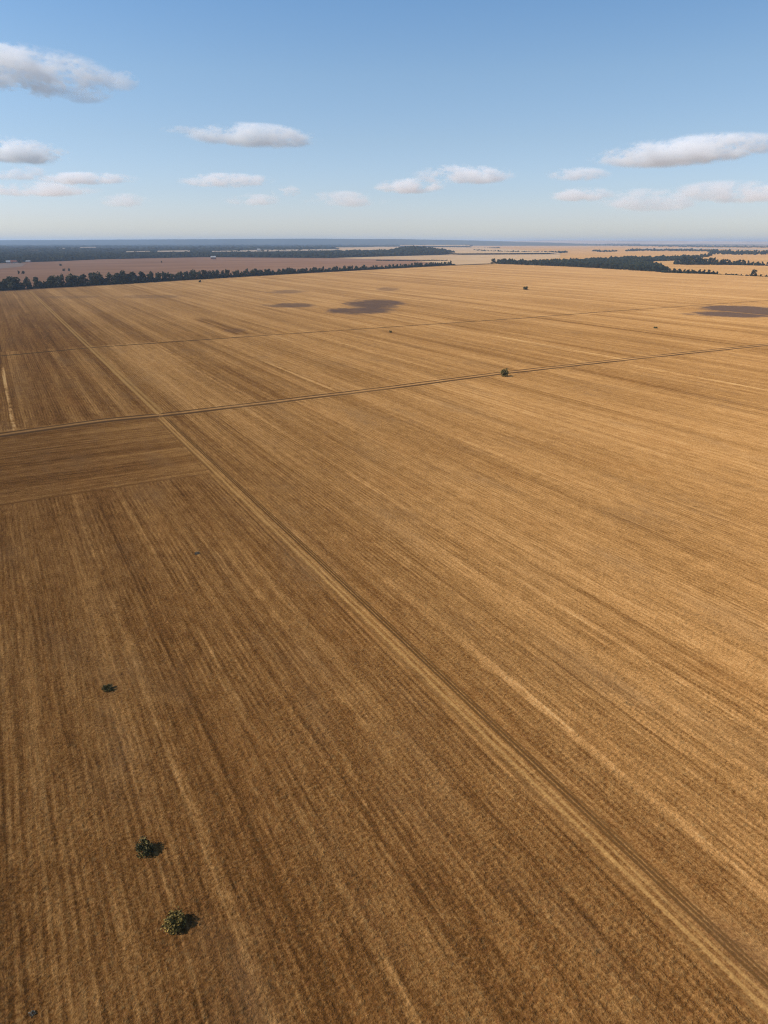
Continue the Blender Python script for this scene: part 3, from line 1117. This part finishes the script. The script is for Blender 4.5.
def shrub(name, px, py, rx, h, n, leaf, mat, label, seed, stems=12, sparse=0.0, cat='shrub', lean=0.0):
    rng = np.random.default_rng(seed)
    x, y = at(px, py)
    o = empty(name, (x, y, 0.0))
    tag(o, label, cat)
    V, F = [], []
    tips = []
    for i in range(stems):
        an = 2 * math.pi * (i + rng.uniform(-.3, .3)) / stems
        rr = rx * rng.uniform(.35, .92)
        hz = h * rng.uniform(.5, 1.0) * (1.0 - .35 * (rr / rx) ** 2)
        p0 = (cos(an) * .05, sin(an) * .05, -.08)
        p1 = (cos(an) * rr * .5, sin(an) * rr * .5, hz * .62)
        p2 = (cos(an) * rr + lean * hz, sin(an) * rr, hz)
        tube(V, F, p0, p1, .030 * h, .018 * h, 5)
        tube(V, F, p1, p2, .018 * h, .005, 5)
        tips.append((p1, p2))
        for k in range(3):
            f = rng.uniform(.2, .9)
            q0 = tuple(a + (b - a) * f for a, b in zip(p1, p2))
            q1 = (q0[0] + rng.uniform(-.3, .3) * rx, q0[1] + rng.uniform(-.3, .3) * rx, q0[2] + rng.uniform(.0, .22) * h)
            tube(V, F, q0, q1, .010 * h, .003, 4)
            tips.append((q0, q1))
    mesh_obj('stem', V, F, M_BARK, o)
    C = []
    for i in range(n):
        a, b = tips[rng.integers(len(tips))]
        f = rng.uniform(.25, 1.1)
        sg = rng.normal(size=3) * rx * (.10 + sparse * .08)
        C.append([a[k] + (b[k] - a[k]) * f + sg[k] for k in range(3)])
    # low skirt of foliage
    for i in range(n // 3):
        an = rng.uniform(0, 6.28)
        rr = rx * math.sqrt(rng.uniform(0, 1)) * .85
        C.append([cos(an) * rr, sin(an) * rr, abs(rng.normal()) * h * .25 + .04])
    C = np.array(C)
    C[:, 2] = np.maximum(C[:, 2], .03)
    quads_obj('foliage', rand_quads(C, leaf, rng), mat, o)
    return o


shrub('shrub', 175.0, 925.5, 1.0, 1.10, 1500, .085, M_SHRUB, 'olive bushy shrub with yellowish leaves, the nearest one in the stubble', 51, 18)
shrub('shrub', 145.0, 852.5, .85, 1.15, 1000, .09, M_SHRUBDARK, 'dark ragged shrub in the stubble just above the nearest olive one', 52, 12, .3, lean=-.1)
shrub('shrub', 107.5, 690.0, .60, .62, 600, .085, M_SHRUBDARK, 'tiny black shrub alone in the left stubble, farther than the two bigger ones', 53, 7, .3)
shrub('weed_tuft', 197, 554.0, .50, .32, 150, .075, M_WEED, 'faint greyish weed tuft in the stubble below the crosswise headland block', 54, 8, .6, 'weed')
shrub('weed_tuft', 32.5, 1014.5, .26, .22, 70, .05, M_WEED, 'small grey weed tuft in the bottom left corner of the stubble', 55, 7, .4, 'weed')
shrub('bush', 504.5, 376.3, 1.65, 3.0, 1500, .17, M_SHRUBDARK, 'dark round bush standing on the farm track that crosses the field', 56, 12, .2, 'bush')
shrub('bush', 525.5, 289.6, 2.9, 3.4, 1300, .30, M_SHRUBDARK, 'black solitary bush far out in the stubble, above the one on the track', 57, 12, .1, 'bush')
shrub('bush', 390.5, 332.6, .9, 1.3, 400, .14, M_SHRUBDARK, 'tiny dark bush just below the faint track line, centre of the picture', 58, 8, .2, 'bush')
shrub('bush', 655.5, 328.2, 1.5, .8, 420, .16, M_SHRUBDARK, 'tiny flat dark bush in the stubble below the right dark soil patch', 59, 9, .3, 'bush')

# ------------------------------------------------------------------ clouds
CLOUD_BASE = 1150.0


def cloud_mat(name, seed, dens, cut, scale, rx, ry, rz, wisp):
    m = bpy.data.materials.new(name)
    t = T(m)
    t.n.remove(t.bsdf)
    tc = t.n.new('ShaderNodeTexCoord')
    sp = t.n.new('ShaderNodeSeparateXYZ')
    t.l.new(tc.outputs['Object'], sp.inputs[0])
    x, y, z = [S(t, q) for q in sp.outputs]
    X, Y_, Z_ = x / rx, y / ry, z / rz
    # flat base, domed top
    zz = Z_ + 0.45
    zz = t.math('MAXIMUM', zz * 0.72, zz * -2.0)
    r2 = X * X + Y_ * Y_
    shape = 1.0 - t.math('SQRT', r2 + zz * zz)
    n1 = t.noise(t.vec(x / scale * .5 + seed * 7.3, y / scale * .7, z / scale * 1.0 + seed), 1.0, 1.0)
    n2 = t.noise(t.vec(x / scale * 1.5 + seed * 3.1, y / scale * 2.6, z / scale * 3.4), 1.0, 6.0, .62)
    n3 = t.noise(t.vec(x / scale * 7. + seed * 3.1, y / scale * 9., z / scale * 11.), 1.0, 3.0, .6)
    q = shape * 0.80 + (n1 - .5) * (2.6 + wisp) + (n2 - .5) * (3.6 + wisp) + (n3 - .5) * 1.6 - cut - .12
    d = t.sm(0.0, 0.30, q) * t.sm(0.0, .3, 1.0 - t.math('SQRT', r2 + Z_ * Z_)) * dens
    pv = t.n.new('ShaderNodeVolumePrincipled')
    pv.inputs['Color'].default_value = (.995, .99, .985, 1)
    pv.inputs['Anisotropy'].default_value = 0.0
    t.put(pv.inputs['Density'], d)
    m.cycles.volume_step_rate = 0.15
    t.l.new(pv.outputs[0], t.out.inputs['Volume'])
    return m


def cloud(x0, x1, y0, y1, label, dens=.022, cut=.2, seed=1, wisp=0.0, deep=.32, tilt=0.0):
    """A flat-bottomed cloud whose outline in the photograph spans these pixels."""
    F = math.sqrt(FPX ** 2 + (512 - HOR) ** 2)
    pm = (x0 + x1) / 2
    # viewing direction of the base
    b = (512 - y1) / FPX
    dy = cos(PITCH) + b * sin(PITCH)
    dz = -sin(PITCH) + b * cos(PITCH)
    tt = (CLOUD_BASE - CAM_H) / dz
    yd = dy * tt
    xd = (pm - 384) / FPX * tt
    dep = tt
    wdt = (x1 - x0) / FPX * dep
    hgt = (y1 - y0) / FPX * dep
    rx = wdt / 2 * 1.22
    rz = hgt / 2 * 1.12
    ry = rx * deep
    import bmesh
    bm = bmesh.new()
    bmesh.ops.create_uvsphere(bm, u_segments=24, v_segments=14, radius=1.0)
    for v in bm.verts:
        v.co.x *= rx
        v.co.y *= ry
        v.co.z *= rz
    me = bpy.data.meshes.new('cloud')
    bm.to_mesh(me)
    bm.free()
    sc = min(hgt * 1.0, wdt * .35)
    me.materials.append(cloud_mat('cloud_vapour', seed, dens, cut, sc, rx, ry, rz, wisp))
    o = bpy.data.objects.new('cloud', me)
    COL.objects.link(o)
    o.location = (xd, yd, CLOUD_BASE + hgt * .5)
    o.rotation_euler = (0, radians(tilt), 0)
    tag(o, label, 'cloud', 'small flat bottomed clouds')
    return o


cloud(-60, 118, 52, 99, 'largest white puffy cloud, cut by the left picture edge at the top', .0075, .02, 41, tilt=7)
cloud(112, 140, 73, 92, 'small white puff hanging at the right tip of the largest cloud', .0085, -.22, 2)
cloud(62, 112, 88, 104, 'small loose shred of white cloud under the right half of the largest cloud', .0060, -.20, 20, .3)
cloud(192, 320, 126, 148, 'long white lens shaped cloud left of centre, below the largest one', 0.0070, .05, 3, tilt=2)
cloud(162, 202, 126, 134, 'thin wisp at the left tip of the long lens shaped cloud', 0.0045, -.05, 4, .3)
cloud(-35, 74, 139, 164, 'flat white cloud at the left picture edge, second from the top', 0.0070, .05, 5, tilt=4)
cloud(-10, 46, 166, 181, 'small faint cloud at the left picture edge, under the flat white one', 0.0049, .05, 6, .2)
cloud(40, 134, 173, 185, 'ragged pale cloud low at the left, above the horizon haze', 0.0051, -.02, 7, .3)
cloud(-14, 96, 183, 197, 'faint grey cloud streak at the left, lowest above the horizon there', 0.0026, -.02, 27, .4)
cloud(182, 270, 174, 188, 'thin flat pale cloud below the long lens shaped one', 0.0045, .03, 8)
cloud(374, 442, 179, 194, 'left lower part of the two joined clouds in the middle', 0.0045, .03, 9)
cloud(418, 510, 166, 185, 'right upper part of the two joined clouds in the middle', 0.0050, .03, 10)
cloud(547, 607, 168, 182, 'small oval pale cloud right of the middle, left of the large grey one', 0.0045, .03, 11)
cloud(600, 772, 138, 166, 'large greyish cloud at the right, slanting up to the picture edge', 0.0059, .05, 12, tilt=-4)
cloud(548, 612, 188, 202, 'thin low cloud under the small oval one', .0028, 0, 13, .3)
cloud(600, 700, 190, 212, 'faint ragged cloud low above the right horizon', .0013, 0, 14, .4)
cloud(676, 790, 182, 204, 'faint hazy cloud low at the right picture edge', .0018, 0, 15, .3)
cloud(272, 300, 186, 198, 'tiny faint cloud low between the thin flat one and the joined pair', 0.0042, .05, 16, .2)
cloud(226, 280, 194, 206, 'faint streak of cloud low left of centre', 0.0021, .05, 17, .4)
cloud(305, 385, 192, 208, 'faint streak of cloud low under the joined pair', .0014, -.02, 18, .4)
cloud(100, 150, 194, 208, 'faint streak of cloud low on the left', .0016, -.05, 19, .4)

# ------------------------------------------------------------------ haze
hz = bpy.data.materials.new('haze_air')
t = T(hz)
t.n.remove(t.bsdf)
pv = t.n.new('ShaderNodeVolumePrincipled')
pv.inputs['Color'].default_value = (0.62, 0.79, 1.0, 1)
pv.inputs['Density'].default_value = 7.0e-5
pv.inputs['Anisotropy'].default_value = 0.2
t.l.new(pv.outputs[0], t.out.inputs['Volume'])
haze = mesh_obj('haze', *box(-43000, 43000, -4100, 43000, -4.0, 118.0), hz)
tag(haze, kind='stuff')
